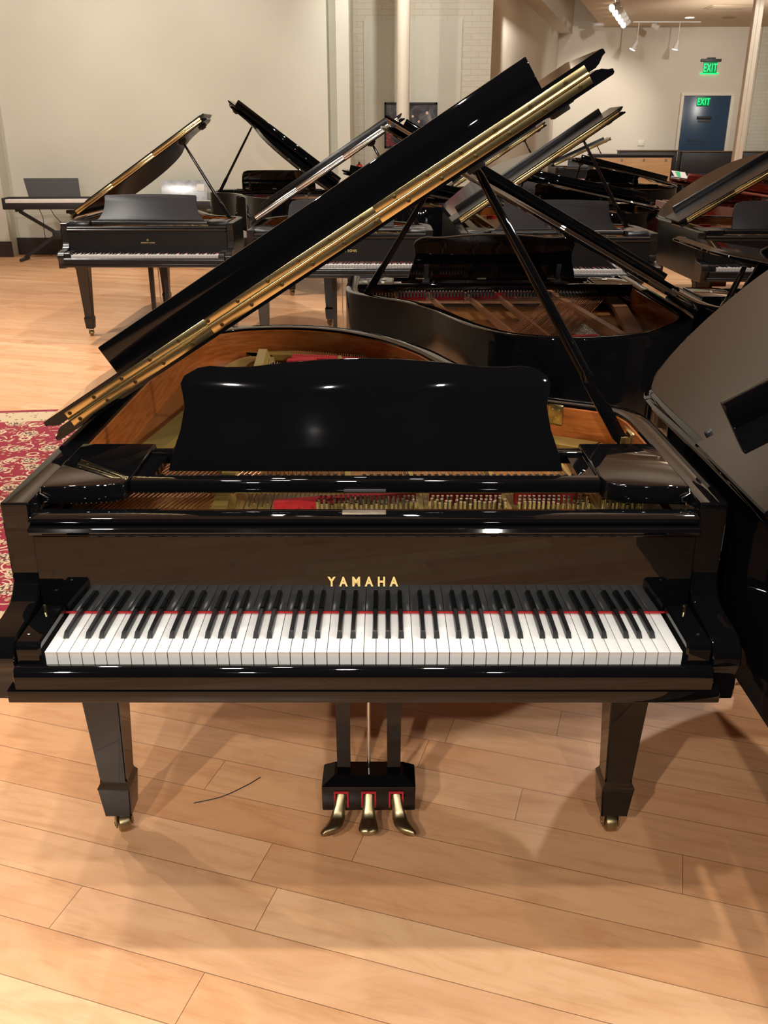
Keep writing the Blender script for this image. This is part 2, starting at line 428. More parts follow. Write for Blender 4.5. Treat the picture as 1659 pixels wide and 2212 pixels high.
def plate_mesh(kind, mat):
    bm = B(); yt = max(p[1] for p in outline(kind))
    box(bm, -HW+TH+.012, HW-TH-.012, .205, .44, .878, .888, .002)
    # curved flange that follows the case, lifting away from the spine side
    po = inner_poly(kind, TH+.03); pi = inner_poly(kind, TH+.10)
    idx = [i for i, p in enumerate(po) if p[1] > .42]
    rs = []
    for i in idx:
        sx = .0
        if po[i][0] < -.5: sx = .10*min(1, max(0, (po[i][1]-.55)/.7))
        rs.append([(po[i][0]+sx, po[i][1], .872), (po[i][0]+sx, po[i][1], .893), (pi[i][0]+sx, pi[i][1], .893), (pi[i][0]+sx, pi[i][1], .872)])
    rings(bm, rs)
    for x0, x1, f, w, h in ((-.31, -.40, .90, .030, .05), (-.03, -.12, .88, .012, .035), (.125, .02, .80, .010, .035), (.315, .24, .62, .010, .035), (.50, .45, .44, .008, .03)):
        ye = yt*f
        hexa(bm, [(x0-w, .215, .886), (x0+w, .215, .886), (x1+w*.8, ye, .886), (x1-w*.8, ye, .886)],
             [(x0-w*.55, .235, .886+h*.55), (x0+w*.55, .235, .886+h*.55), (x1+w*.5, ye-.05, .886+h), (x1-w*.5, ye-.05, .886+h)])
    return fin(bm, 'iron_plate', mat, 30)

def strings_mesh(kind, which):
    bm = B(); yt = max(p[1] for p in outline(kind)); k = yt/1.99
    if which == 'bass':
        for i in range(27):
            x = -.625+.0108*i
            tube(bm, [(x, .255, .898), (x+.028, .33, .906), (x+.40+.002*i, (1.50+.008*i)*k, .918)], .0023, 6)
        return fin(bm, 'bass_strings', M['copper'], 60)
    for i in range(92):
        f = i/91; x = -.265+.89*f
        ye = (.50+1.24*(1-f)**1.25)*k; ye = max(.46, ye); xe = x-.10*(1-f)-.02
        tube(bm, [(x, .30+.02*(i % 3), .903), (x, .40, .905), (xe, max(ye, .46), .905)], .0008 if i > 16 else .0014, 4)
    return fin(bm, 'treble_strings', M['steel'], 60)

def lid_tf(a):
    m = Matrix.Translation((-.737, 0, .979)) @ Matrix.Rotation(-R(a), 4, 'Y') @ Matrix.Translation((.737, 0, -.979))
    return m

def lid_poly(kind, y0=.551):
    p = [q for q in inset(outline(kind), -.010) if q[1] > y0+.05]
    return [(-.737, y0)]+p+[(.737, y0)]

def lid_parts(root, kind, mats, a, P):
    top, mat_h = mats; tf = lid_tf(a)
    prof = [(.004, .977), (0, .980), (0, .988), (.008, .9905), (.014, .995), (.020, .9995), (.026, 1.0008), (.028, 1.0025)]
    def L():
        bm = B(); y0 = .551 if P['fold'] else .16; poly = lid_poly(kind, y0); rs = []
        for d, z in prof:
            q = inset(poly, d); q[0] = (poly[0][0]+d, y0); q[-1] = (poly[-1][0]-d, y0)
            rs.append([(x, y, z) for x, y in q])
        rings(bm, rs); bm.transform(tf); return fin(bm, 'lid', top, 30)
    lid = obj('lid', cached(('lid', kind, top.name, a, P['fold']), L), None, root)
    def Fm():   # flap folded back onto the lid, its front lip pointing up
        bm = B()
        poly = [(-.737, .549), (-.737, .160), (.737, .160), (.737, .549)]; rs = []
        for d, z in prof:
            q = [(-.737+d, .549), (-.737+d, .160+d), (.737-d, .160+d), (.737-d, .549)]; rs.append([(x, y, z) for x, y in q])
        rings(bm, rs)
        box(bm, -.655, .655, .168, .190, .980-P['lip'], .980, .003)
        for v in bm.verts: v.co = Vector((v.co.x, 1.10-v.co.y, 2*1.0045-v.co.z))
        bm.transform(tf); return fin(bm, 'lid_flap', P['fmat'], 30)
    if P['fold']: obj('lid_flap', cached(('flap', top.name, a, P['lip']), Fm), None, lid)
    def H():
        bm = B()
        for h0, h1 in ((-.678, -.27), (-.2695, .18), (.1805, .69)):
            box(bm, h0, h1, .5475, .5505, .9845, 1.0030, .0008); box(bm, h0, h1, .5475, .5505, 1.0060, 1.0245, .0008)
            cyl(bm, (h0, .5465, 1.0045), (h1, .5465, 1.0045), .0048, n=12)
        bm.transform(tf); return fin(bm, 'lid_hinge', mat_h, 40)
    if P['fold']: obj('lid_hinge', cached(('hinge', mat_h.name, a), H), None, lid)
    if P.get('screws'):
        sm = None
        for i in range(17):
            for z, dx in ((.993, .0), (1.016, -.022)):
                x = -.655+.0825*i+dx
                if x < -.67: x = -.667
                if sm is None:
                    bm = B(); lathe(bm, [(.0046, 0), (.0046, -.0012), (.002, -.0018)], n=10, axis='Y'); sm = fin(bm, 'hinge_screw', M['screw'], 40)
                s = obj('hinge_screw', sm, None, lid); s.matrix_local = tf @ Matrix.Translation((x, .5476, z))
    def Bu():
        bm = B(); lathe(bm, [(.008, 1.0026), (.009, 1.006), (.009, 1.016), (.006, 1.019)], n=16); return fin(bm, 'rubber_bumper', M['rubber'], 40)
    for x in ((-.69, .69) if P['fold'] else ()):
        o = obj('rubber_bumper', cached('bumper', Bu), None, lid); o.matrix_local = tf @ Matrix.Translation((x, 1.0, 0))
    def Sk():
        bm = B(); box(bm, -.035, .035, -.03, .03, .962, .979, .004); box(bm, -.022, .022, -.02, .02, .952, .963, .003); return fin(bm, 'prop_socket', M['rubber'], 40)
    for x in ((.42, .64) if a > 20 else (.6,)):
        o = obj('prop_socket', cached('psock', Sk), None, lid); o.matrix_local = tf @ Matrix.Translation((x, .75, 0))
    # prop stick
    tx = .42 if a > 20 else .6
    e = tf @ Vector((tx, .75, .957)); s0 = Vector((.640, .69, .935)); d = (e-s0)
    def Pm():
        bm = B(); n = d.normalized(); u = Vector((0, 1, 0)); u = (u-n*u.dot(n)).normalized(); v = n.cross(u)
        def ring(t, w, h, k):
            p = s0+d*t; pts = []
            for i in range(12):
                an = 2*math.pi*(i+.5)/12; cx, cy = math.cos(an), math.sin(an)
                m = max(abs(cx), abs(cy)); q = 1*(1-k)+k/m
                pts.append(p+u*(cx*q*w)+v*(cy*q*h))
            return pts
        rings(bm, [ring(0, .010, .013, .8), ring(.02, .012, .017, .8), ring(.24, .012, .017, .8), ring(.27, .014, .014, .2), ring(.45, .0135, .0135, 0), ring(.8, .012, .012, 0), ring(.97, .010, .010, 0), ring(1, .007, .007, 0)])
        return fin(bm, 'lid_prop', mats[0], 40)
    pr = obj('lid_prop', cached(('prop', kind, a, P['fin']), Pm), None, root)
    def Cup():
        bm = B()
        box(bm, .628, .668, .664, .716, .895, .926, .006); box(bm, .652, .668, .652, .728, .89, .962, .004); box(bm, .634, .668, .668, .674, .905, .950, .002); box(bm, .634, .668, .706, .712, .905, .950, .002)
        return fin(bm, 'prop_cup', M['brass'], 40)
    obj('prop_cup', cached('pcup', Cup), None, pr)
    return lid

def leg_mesh(mat):
    bm = B()
    def sq(w, z, d=None): d = d or w; return [(-w, -d, z), (w, -d, z), (w, d, z), (-w, d, z)]
    rings(bm, [sq(.058, .642), sq(.058, .60), sq(.052, .585), sq(.0335, .178), sq(.0335, .170), sq(.040, .158), sq(.040, .150), sq(.0335, .068), sq(.032, .066)])
    bmesh.ops.bevel(bm, geom=[e for e in bm.edges if abs(e.verts[0].co.z-e.verts[1].co.z) > .02], offset=.004, segments=2, affect='EDGES')
    return fin(bm, 'leg', mat, 30)
def caster_mesh():
    bm = B()
    lathe(bm, [(.018, .067), (.018, .060), (.010, .056)], n=16)
    box(bm, -.022, -.017, -.016, .014, .018, .060, .002); box(bm, .017, .022, -.016, .014, .018, .060, .002); box(bm, -.022, .022, -.014, .014, .056, .062, .002)
    lathe(bm, [(.006, -.024), (.006, .024)], (0, -.004, .0245), 10, 'X')
    lathe(bm, [(.018, -.0155), (.0235, -.012), (.0245, -.006), (.0245, .006), (.0235, .012), (.018, .0155)], (0, -.004, .0245), 24, 'X')
    return fin(bm, 'caster', M['brass_dull'], 40)

def key_meshes():
    def W():
        bm = B(); w = .02356/2-.0005
        box(bm, -w, w, .001, .152, .733, .735, .0009); box(bm, -w+.0004, w-.0004, .0025, .15, .690, .733)
        return fin(bm, 'white_key', M['ivory'], 30)
    def K():
        bm = B(); a, b = .0056, .0046
        rs = [[(-a, .051, .7353), (a, .051, .7353), (a, .152, .7353), (-a, .152, .7353)], [(-b, .0595, .7450), (b, .0595, .7450), (b, .152, .7460), (-b, .152, .7460)], [(-b+.0012, .062, .7472), (b-.0012, .062, .7472), (b-.0012, .1515, .7474), (-b+.0012, .1515, .7474)]]
        rings(bm, rs); return fin(bm, 'black_key', M['keyblack'], 30)
    return cached('wk', W), cached('bk', K)

def grand(label, loc, rz=0, kind='baby', finish='polish', a=32.5, desk='wave', keys=True, letter=None, plate='gold', scale=1, detail=0, hinge='brass', lyre=True, fold=True, lip=None):
    mat = M[finish]
    r = thing('grand_piano', label, 'piano', loc, rz, 'grand pianos of the showroom', scale)
    C = lambda k, f: cached((k, kind, finish), f)
    obj('rim', C('rim', lambda: rim_mesh(kind, mat)), None, r)
    obj('inner_rim', cached(('inner', kind), lambda: inner_mesh(kind)), None, r)
    def sb():
        bm = B(); slab(bm, flat_poly(kind, TH+.003, .30), [(0, .845), (0, .857)]); return fin(bm, 'soundboard', M['board'])
    obj('soundboard', cached(('sb', kind), sb), None, r)
    obj('iron_plate', cached(('plate', kind, plate), lambda: plate_mesh(kind, M['gold' if plate == 'gold' else 'copperplate'])), None, r)
    for w in ('bass', 'treble'):
        o = obj(w+'_strings', cached(('str', kind, w), lambda: strings_mesh(kind, w)), None, r); o['kind'] = 'stuff'
    # felt strips and hitch pins on the plate
    k_ = max(p[1] for p in outline(kind))/1.99
    for n_, (q, z0, z1) in enumerate((([(.14, .372), (.30, .372), (.30, .392), (.14, .392)], .8885, .923), ([(.33, .372), (.47, .372), (.47, .392), (.33, .392)], .8885, .923),
            ([(-.20, .31), (.11, .372), (.11, .392), (-.20, .33)], .8885, .918), ([(-.30, 1.76*k_), (-.02, 1.72*k_), (-.02, 1.765*k_), (-.30, 1.82*k_)], .8935, .90),
            ([(-.30, 1.60*k_), (-.20, 1.62*k_), (-.20, 1.66*k_), (-.30, 1.64*k_)], .8935, .925))):
        def felt():
            bm = B(); hexa(bm, [(x, y, z0) for x, y in q], [(x, y, z1) for x, y in q]); return fin(bm, 'red_felt', M['redfelt'], 40)
        obj('red_felt', cached(('felt', kind, n_), felt), None, r)
    def hp():
        bm = B(); k = max(p[1] for p in outline(kind))/1.99
        for i in range(36):
            x = -.30+.008*i+random.uniform(-.0015, .0015); y = (1.80-.0022*i-.0006*max(0, i-18))*k
            cyl(bm, (x, y, .893), (x, y-.004, .918), .0014, .0011, 6)
        return fin(bm, 'hitch_pins', M['steel'], 40)
    o = obj('hitch_pins', cached(('hp', kind), hp), None, r); o['kind'] = 'stuff'
    # dampers in a row behind the desk
    def dm():
        bm = B()
        for i in range(66):
            x = -.60+.0165*i
            if min(abs(x+.31), abs(x+.03)) < .02: continue
            box(bm, x-.004, x+.004, .405, .45, .912, .932)
        return fin(bm, 'dampers', M['rubber'])
    o = obj('dampers', cached('dm', dm), None, r); o['kind'] = 'stuff'
    def pin():
        bm = B(); cyl(bm, (0, 0, .886), (0, -.004, .922), .0036, .0034, 8); return fin(bm, 'tuning_pin', M['steel'], 40)
    if detail:
        P = []
        for row in range(3):
            for i in range(68):
                x = -.105+.0106*i+.0035*row+random.uniform(-.0012, .0012)
                if min(abs(x-.125), abs(x-.315), abs(x-.50)) < .013 or x > .60: continue
                P.append((x+random.uniform(-.001, .001), .305+.020*row))
        for i, (x, y) in enumerate(P[:96]):
            o = obj('tuning_pin', cached('pin', pin), None, r); o.location = (x, y, random.uniform(-.004, .004))
        bm = B()
        for x, y in P[96:]: cyl(bm, (x, y, .886), (x, y-.004, .922), .0036, .0034, 6)
        o = obj('tuning_pins', bm, M['steel'], r); o['kind'] = 'stuff'
    else:
        def tp():
            bm = B()
            for row in range(3):
                for i in range(76):
                    x = -.60+.0158*i+.005*row
                    if min(abs(x-.125), abs(x-.315), abs(x+.31), abs(x+.03)) < .013: continue
                    cyl(bm, (x, .305+.020*row, .886), (x, .301+.020*row, .922), .0036, n=5)
            return fin(bm, 'tuning_pins', M['steel'], 40)
        o = obj('tuning_pins', cached('tps', tp), None, r); o['kind'] = 'stuff'
    # keyboard
    ix = HW-TH-.001
    def kb():
        bm = B(); box(bm, -.684, .684, -.030, .60, .640, .6685, .003); return fin(bm, 'key_bed', mat, 40)
    obj('key_bed', C('kb', kb), None, r)
    def ks():
        bm = B()
        pr = [(-.0035, .669), (-.0035, .708), (-.006, .7125), (-.011, .7145), (-.018, .7135), (-.025, .709), (-.0295, .701), (-.030, .690), (-.030, .671), (-.028, .669)]
        prism_x(bm, pr, -ix, ix, .002); return fin(bm, 'key_slip', mat, 40)
    obj('key_slip', C('ks', ks), None, r)
    for s in (-1, 1):
        def blk():
            bm = B(); pr = [(-.003, .669), (-.003, .742), (.000, .751), (.008, .756), (.148, .757), (.151, .754), (.151, .669)]
            prism_x(bm, pr, .6175, ix, .004); return fin(bm, 'key_block', mat, 40)
        o = obj('key_block', C('blk', blk), None, r)
        if s < 0: o.scale.x = -1
    def fb():
        bm = B()
        pr = [(.154, .7395), (.161, .905), (.157, .910), (.147, .913), (.140, .918), (.1385, .924), (.142, .930), (.150, .933), (.166, .933), (.185, .925), (.185, .7395)]
        prism_x(bm, pr, -ix, ix, .002); return fin(bm, 'fallboard', mat, 30)
    obj('fallboard', C('fb', fb), None, r)
    def st():
        bm = B(); pr = [(.160, .9335), (.152, .936), (.150, .941), (.153, .947), (.160, .950), (.198, .950), (.205, .946), (.205, .9), (.19, .9), (.19, .9335)]
        prism_x(bm, pr, -ix, ix, .002); return fin(bm, 'front_rail', mat, 40)
    obj('front_rail', C('st', st), None, r)
    def kf():
        bm = B(); box(bm, -.6665, .6665, .1522, .1535, .735, .7390); return fin(bm, 'key_felt', M['redfelt'])
    obj('key_felt', cached('kf', kf), None, r)
    if keys:
        wk, bk = key_meshes(); p = .02356
        for i in range(52):
            o = obj('white_key', wk, None, r); o.location.x = (i-25.5)*p
        for i in range(51):
            n = (i+5) % 7      # white index from A; C=0
            if n in (2, 6): continue
            sh = {0: -.0015, 1: .0015, 3: -.0022, 4: 0, 5: .0022}[n]
            o = obj('black_key', bk, None, r); o.location.x = (i-25)*p+sh
    else:
        def ky():
            bm = B(); box(bm, -.612, .612, .001, .152, .69, .735, .001); return fin(bm, 'keyboard', M['ivory'])
        obj('keyboard', cached('kyb', ky), None, r)
    # music desk, shelf and side panels
    def shelf():
        bm = B(); pr = [(.285, .955), (.272, .955), (.268, .959), (.268, .978), (.271, .983), (.276, .985), (.298, .985), (.30, .983), (.30, .975), (.318, .975), (.318, .955)]
        prism_x(bm, pr, -.492, .492, .002); box(bm, -.492, .492, .455, .49, .955, .982, .003)
        box(bm, -.492, -.455, .318, .455, .957, .975); box(bm, .455, .492, .318, .455, .957, .975)
        return fin(bm, 'desk_shelf', mat, 40)
    obj('desk_shelf', C('shelf', shelf), None, r)
    for s in (-1, 1):
        def sp():
            bm = B()
            poly = [(.494, .515), (.494, .30), (.497, .272), (.506, .258), (.525, .248), (.56, .240), (.61, .236), (ix, .234), (ix, .515)]
            slab(bm, poly, [(.003, .944), (0, .947), (0, .981), (.002, .9835), (.005, .9845)]); return fin(bm, 'side_panel', mat, 40)
        o = obj('side_panel', C('sp', sp), None, r)
        if s < 0: o.scale.x = -1
    dp = {'wave': DESK_WAVE, 'stein': DESK_STEIN, 'round': DESK_ROUND}[desk]
    dmat = M['satin_desk'] if finish == 'satin' else mat
    tilt = R(22)
    tfd = Matrix.Translation((0, .322, .9855)) @ Matrix.Rotation(-tilt, 4, 'X')
    def dk():
        bm = B(); rs = []
        for d, y in ((.004, -.0095), (.001, -.0085), (0, -.006), (0, .006), (.001, .0085), (.004, .0095)):
            rs.append([(x, y, z) for x, z in inset(dp, d)])
        rings(bm, rs); bm.transform(tfd); return fin(bm, 'music_desk', dmat, 40)
    dko = obj('music_desk', cached(('dk', desk, finish), dk), None, r)
    if rz:
        def br():
            bm = B(); box(bm, -.012, .012, .010, .018, .005, .085, .002); box(bm, -.018, .018, .010, .05, 0, .008, .002); bm.transform(tfd); return fin(bm, 'desk_strut', M['rubber'], 40)
        for x in (-.33, .33):
            o = obj('desk_strut', cached('dstrut', br), None, dko); o.location.x = x
        def bh():
            bm = B(); box(bm, -.022, .022, .325, .352, .984, .990, .001); return fin(bm, 'desk_hinge', M['brass_dull'])
        for x in (-.30, .05, .36):
            o = obj('desk_hinge', cached('dhinge', bh), None, dko); o.location.x = x
    lid_parts(r, kind, (M['satin_lid'] if finish == 'satin' else mat, M[hinge]), a, {'fin': finish, 'screws': detail, 'fold': fold, 'lip': lip or (.05 if finish == 'satin' else .068), 'fmat': mat})
    # legs
    yt = max(p[1] for p in outline(kind))
    ly_ = .25 if kind in ('baby', 'mid') else .338
    for x, y, rot in ((-.630, ly_, 25), (.619, ly_, 0), (-.17 if kind == 'baby' else -.24, yt-.33, 40)):
        o = obj('leg', C('leg', lambda: leg_mesh(mat)), None, r); o.location = (x, y, 0)
        c = obj('caster', cached('caster', caster_mesh), None, o); c.rotation_euler.z = R(rot)
    if lyre:
        def ly():
            bm = B()
            box(bm, -.120, .120, .350, .440, .046, .122, .004)
            hexa(bm, [(-.118, .352, .122), (.118, .352, .122), (.118, .438, .122), (-.118, .438, .122)], [(-.088, .372, .142), (.088, .372, .142), (.088, .424, .142), (-.088, .424, .142)])
            for x in (-.064, .064):
                hexa(bm, [(x-.017, .388, .14), (x+.017, .388, .14), (x+.017, .416, .14), (x-.017, .416, .14)], [(x-.020, .400, .641), (x+.020, .400, .641), (x+.020, .44, .641), (x-.020, .44, .641)])
            return fin(bm, 'pedal_lyre', mat, 30)
        L = obj('pedal_lyre', C('ly', ly), None, r)
        def rod():
            bm = B(); cyl(bm, (0, .402, .14), (0, .42, .641), .0045, n=10); return fin(bm, 'pedal_rod', M['steel'], 40)
        obj('pedal_rod', cached('rod', rod), None, L)
        for bx in (-1, 0, 1):
            def pd():
                bm = B(); rs = []
                for t in range(11):
                    f = t/10; y = .360-.090*f; x = bx*.030*f**1.6
                    w = .0145+.0135*max(0, (f-.3)/.7)**.8; z = .098-.050*min(1, f/.5)**1.2-.008*max(0, f-.5); th = .010-.003*f
                    if t == 10: w *= .6; y = .360-.090*.985; z -= .003
                    if t == 9: w *= .92
                    n = 12; dx = bx*.32*f
                    rs.append([(x+math.cos(2*math.pi*i/n)*w, y+math.cos(2*math.pi*i/n)*w*dx*-1.0, z+math.sin(2*math.pi*i/n)*th) for i in range(n)])
                rings(bm, rs); return fin(bm, 'pedal', M['brass_dull'], 60)
            o = obj('pedal', cached(('pd', bx), pd), None, L); o.location.x = bx*.070
            def pf():
                bm = B(); hexa(bm, [(-.019, .3445, .060), (-.0145, .3445, .060), (-.0145, .3495, .060), (-.019, .3495, .060)], [(-.019, .3445, .108), (-.0145, .3445, .108), (-.0145, .3495, .108), (-.019, .3495, .108)]); box(bm, .0145, .019, .3445, .3495, .060, .108); box(bm, -.0145, .0145, .3445, .3495, .104, .108); return fin(bm, 'pedal_felt', M['redfelt'])
            o = obj('pedal_felt', cached('pf', pf), None, L); o.location.x = bx*.070
    if letter == 'Y':
        text('fallboard_lettering', 'YAMAHA', .0290, M['letter'], r, (-.004, .1545, .7975), (R(87.5), 0, 0), .0003, 1.86, .78, .036)
        bm = B(); box(bm, -.045, .043, .170, .192, .9495, .9515, .001); obj('serial_plate', bm, M['silver'], r)
        bm = B(); box(bm, -.045, .043, .2665, .2682, .960, .966, .0005); obj('shelf_tab', bm, M['grey'], r)
        # brass catch on the inside of the bent side, lock pins on the key blocks
        bm = B(); box(bm, -.022, .022, -.003, .001, -.028, .028, .004)
        for x, z in ((-.01, .012), (.01, .012), (0, -.012)): lathe(bm, [(.004, -.005), (.004, -.002)], (x, 0, z), 10, 'Y')
        o = obj('lid_catch', bm, M['brass'], r); o.location = (.508, .884, .945); o.rotation_euler.z = R(-33)
        for x in (-.648, .648):
            bm = B(); lathe(bm, [(.0035, .757), (.0035, .7585), (.002, .759)], (x, .03, 0), 12); obj('block_screw', bm, M['steel'], r)
            bm = B(); cyl(bm, (x, .12, .757), (x, .12, .772), .0035, n=10); obj('fallboard_pin', bm, M['brass'], r)
        # S hooks beside the side panels
        for s in (-1, 1):
            bm = B(); tube(bm, [(s*.664, .232, .982), (s*.665, .228, .972), (s*.657, .226, .968), (s*.650, .2265, .963), (s*.652, .2265, .955), (s*.660, .2265, .953), (s*.661, .2265, .947)], .0016, 6)
            obj('panel_hook', bm, M['steel'], r)
    if letter in ('S', 's'):
        q = 1.0 if letter == 'S' else .45
        text('fallboard_lettering', 'STEINWAY & SONS', .0255*q, M['letter'], r, (0, .1555, .815), (R(87.5), 0, 0), .0003, 1.35, .92)
        bm = B()
        tube(bm, [(-.012, .1545, .842), (-.017, .1545, .852), (-.014, .1545, .864), (-.006, .1545, .870), (-.004, .1545, .858)], .0022, 6)
        tube(bm, [(.012, .1545, .842), (.017, .1545, .852), (.014, .1545, .864), (.006, .1545, .870), (.004, .1545, .858)], .0022, 6)
        tube(bm, [(0, .1545, .842), (0, .1545, .876)], .002, 6); tube(bm, [(-.012, .1545, .842), (.012, .1545, .842)], .0022, 6)
        e = obj('fallboard_emblem', bm, M['letter'], r); e.scale = (q, 1, q); e.location.z = .83*(1-q)
    return r

grand('large glossy black grand in front, open keyboard below a long brass lid hinge', (0, 0, 0), 0, 'long', 'polish', 32.3, 'wave', True, 'Y', detail=1)
grand('glossy black grand cut by the right edge, raised lid beside the large front piano', (1.482, -.55, 0), 0, 'mid', 'polish', 30, 'wave', True)
grand('glossy black grand with copper plate, its curved tail turned to the large front piano', (.58, 3.47, 0), 180, 'baby', 'polish', 28.5, 'wave', False, plate='copper', lip=.03)
grand('satin black grand standing alone on open floor before the cream wall', (-1.952, 6.2, 0), 0, 'long', 'satin', 33, 'stein', True, 's')
grand('satin black grand partly hidden behind the slanting lid of the large front piano', (-.303, 5.59, 0), 0, 'baby', 'satin', 32.5, 'round', True, 'S', hinge='steel')
grand('large glossy black grand whose lid slopes down rightwards against the cream wall', (-1.245, 10.5, 0), 180, 'long', 'polish', 36, 'round', False, scale=1.07)
grand('satin black grand with wide grey desk and pale reflecting lid behind the copper plated piano', (1.34, 5.25, 0), 0, 'concert', 'satin', 33.5, 'stein', True, scale=1.01)
grand('satin black grand on the right with brightly streaked lid over a mahogany piano', (3.14, 5.4, 0), 0, 'baby', 'satin', 31, 'round', True)
grand('black grand with nearly closed lid at the right edge beside the copper plated piano', (2.13, 3.1, 0), 180, 'baby', 'polish', 8.3, 'wave', False, fold=False)
grand('glossy black grand with low sloping lid between the two satin pianos in the middle', (.28, 9.9, 0), 180, 'baby', 'polish', 11, 'wave', False)
grand('glossy black grand with low lid, directly behind the satin piano with wide grey desk', (2.05, 9.1, 0), 180, 'baby', 'polish', 11, 'wave', False)
grand('far black grand whose thin brown edged lid rises above the satin pianos', (1.68, 10.75, 0), 0, 'baby', 'satin', 33, 'round', False)
grand('mahogany red grand piano behind the satin piano on the right', (3.87, 9.5, 0), 180, 'baby', 'mahogany', 8, 'wave', False)
grand('glossy black grand with low lid in front of the pale wooden upright', (3.48, 13.3, 0), 180, 'baby', 'polish', 13, 'wave', False)
grand('farthest black grand piano, below the left end of the far wall', (4.75, 20.6, 0), 0, 'baby', 'satin', 24, 'round', False)

# ------------------------------------------------------------------ uprights along the far side
def upright(label, x0, x1, y, h, mat, top, panel=None, brackets=0):
    w = x1-x0; t = thing('upright_piano', label, 'piano', ((x0+x1)/2, y, 0), 0, 'upright pianos at the far side')
    bm = B(); box(bm, -w/2+.02, w/2-.02, 0, .34, .09, h-.025, .004); box(bm, -w/2+.02, -w/2+.06, -.30, 0, .0, .64, .004); box(bm, w/2-.06, w/2-.02, -.30, 0, .0, .64, .004)
    box(bm, -w/2+.02, w/2-.02, 0, .34, 0, .09); obj('cabinet', bm, mat, t)
    bm = B(); box(bm, -w/2+.02, w/2-.02, -.30, -.001, .641, .70, .004); obj('key_bed', bm, mat, t)
    bm = B(); box(bm, -w/2+.08, w/2-.08, -.26, -.10, .7005, .735, .002); obj('keyboard', bm, M['ivory'], t)
    bm = B(); box(bm, -w/2, w/2, -.03, .36, h-.0245, h, .005); obj('top_lid', bm, top, t)
    bm = B(); box(bm, -w/2+.05, w/2-.05, -.012, -.0005, .80, h-.06, .003); po = obj('front_panel', bm, panel or mat, t)
    for i in range(brackets):
        bm = B(); x = -w/2+.15+(w-.30)*i/(brackets-1); box(bm, x-.018, x+.018, -.02, -.0125, h-.12, h-.075, .002); obj('bracket', bm, M['vent'], po)
    for s in (-1, 1):
        bm = B(); box(bm, s*(w/2-.04)-.02, s*(w/2-.04)+.02, -.32, -.302, 0, .70, .004); obj('leg', bm, mat, t)
    return t
upright('upright piano with a pale wood front panel and grey top', 3.68, 5.14, 15.4, 1.36, M['dark'], M['grey'], M['pale'], 4)
upright('dark upright piano with walnut top left of the blue door', 5.95, 7.42, 22.7, 1.33, M['dark'], M['walnut'])
upright('dark upright piano with long walnut top standing before the blue door', 7.5, 8.98, 22.7, 1.31, M['dark'], M['walnut'])
upright('dark upright piano with walnut top, right of the one before the blue door', 9.02, 10.5, 22.7, 1.31, M['dark'], M['walnut'])

# ------------------------------------------------------------------ digital keyboard on its stand, wrapped digital piano
t = thing('digital_keyboard', 'dark digital piano with grey music rest on a black X stand by the left wall', 'keyboard', (-4.64, 11.75, .70), 4)
bm = B(); box(bm, -.66, .66, 0, .155, 0, .085, .010); box(bm, -.66, .66, .156, .29, 0, .115, .01); box(bm, -.66, -.615, -.002, .29, .02, .155, .01); box(bm, .615, .66, -.002, .29, .02, .155, .01); box(bm, -.616, .616, .16, .29, .10, .155, .006); obj('body', bm, M['dark'], t)
bm = B(); box(bm, -.612, .612, .006, .158, .0855, .132, .002); obj('keyboard', bm, M['paper'], t)
bm = B(); hexa(bm, [(-.34, .20, .156), (.38, .20, .156), (.38, .212, .156), (-.34, .212, .156)], [(-.40, .27, .40), (.36, .27, .40), (.36, .282, .40), (-.40, .282, .40)]); obj('music_rest', bm, M['grey'], t)
t = thing('keyboard_stand', 'black folding X stand carrying the digital keyboard', 'stand', (-4.64, 11.9, 0), 4)
for s, dy in ((1, -.03), (-1, .03)):
    bm = B(); a0, a1 = Vector((-.50*s, dy, .035)), Vector((.50*s, dy, .665)); d = (a1-a0).normalized(); n = Vector((-d.z, 0, d.x))*.022
    hexa(bm, [a0-n+Vector((0, -.015, 0)), a0+n+Vector((0, -.015, 0)), a0+n+Vector((0, .015, 0)), a0-n+Vector((0, .015, 0))], [a1-n+Vector((0, -.015, 0)), a1+n+Vector((0, -.015, 0)), a1+n+Vector((0, .015, 0)), a1-n+Vector((0, .015, 0))]); obj('leg', bm, M['dark'], t)
    bm = B(); box(bm, -.50*s-.025, -.50*s+.025, dy-.20, dy+.16, 0, .04, .008); obj('foot', bm, M['dark'], t)
    bm = B(); box(bm, .50*s-.02, .50*s+.02, dy-.14, dy+.16, .665, .698, .006); obj('support_arm', bm, M['rubber'], t)
bm = B(); box(bm, -.06, .06, -.075, -.0465, .29, .41, .01); lathe(bm, [(.02, -.09), (.02, -.075)], (0, 0, .35), 14, 'Y'); obj('pivot_plate', bm, M['rubber'], t)
for i, (x, q) in enumerate(((-4.93, [(0, 0, .70), (.012, .08, .55), (-.01, .12, .40), (.0, .1, .25), (.03, .1, .12), (.05, .1, .02)]), (-4.77, [(0, 0, .70), (.03, .08, .58), (.08, .15, .48), (.05, .2, .40), (.0, .2, .25), (-.02, .15, .02)]))):
    bm = B(); tube(bm, cr([(x+a, 12.08+b, c) for a, b, c in q], 5), .005, 6)
    tag(obj('power_cable', bm, M['crate']), ('thin black cable hanging from the left half of the digital keyboard', 'black cable curling down beside the X stand pivot')[i], 'cable')
bm = B(); box(bm, -4.60, -4.45, 12.44, 12.499, .44, .60, .006)
tag(obj('outlet_box', bm, M['vent']), 'brown grey outlet box on the wall behind the X stand', 'outlet')
bm = B(); box(bm, -4.62, -4.47, 12.30, 12.43, .602, .65, .006); box(bm, -4.58, -4.48, 12.43, 12.499, .603, .64)
tag(obj('power_adapter', bm, M['rubber']), 'black power adapter plugged in above the outlet box', 'adapter')
t = thing('digital_piano', 'digital piano with music rest still in clear plastic wrap, against the cream wall', 'piano', (-2.85, 11.95, 0))
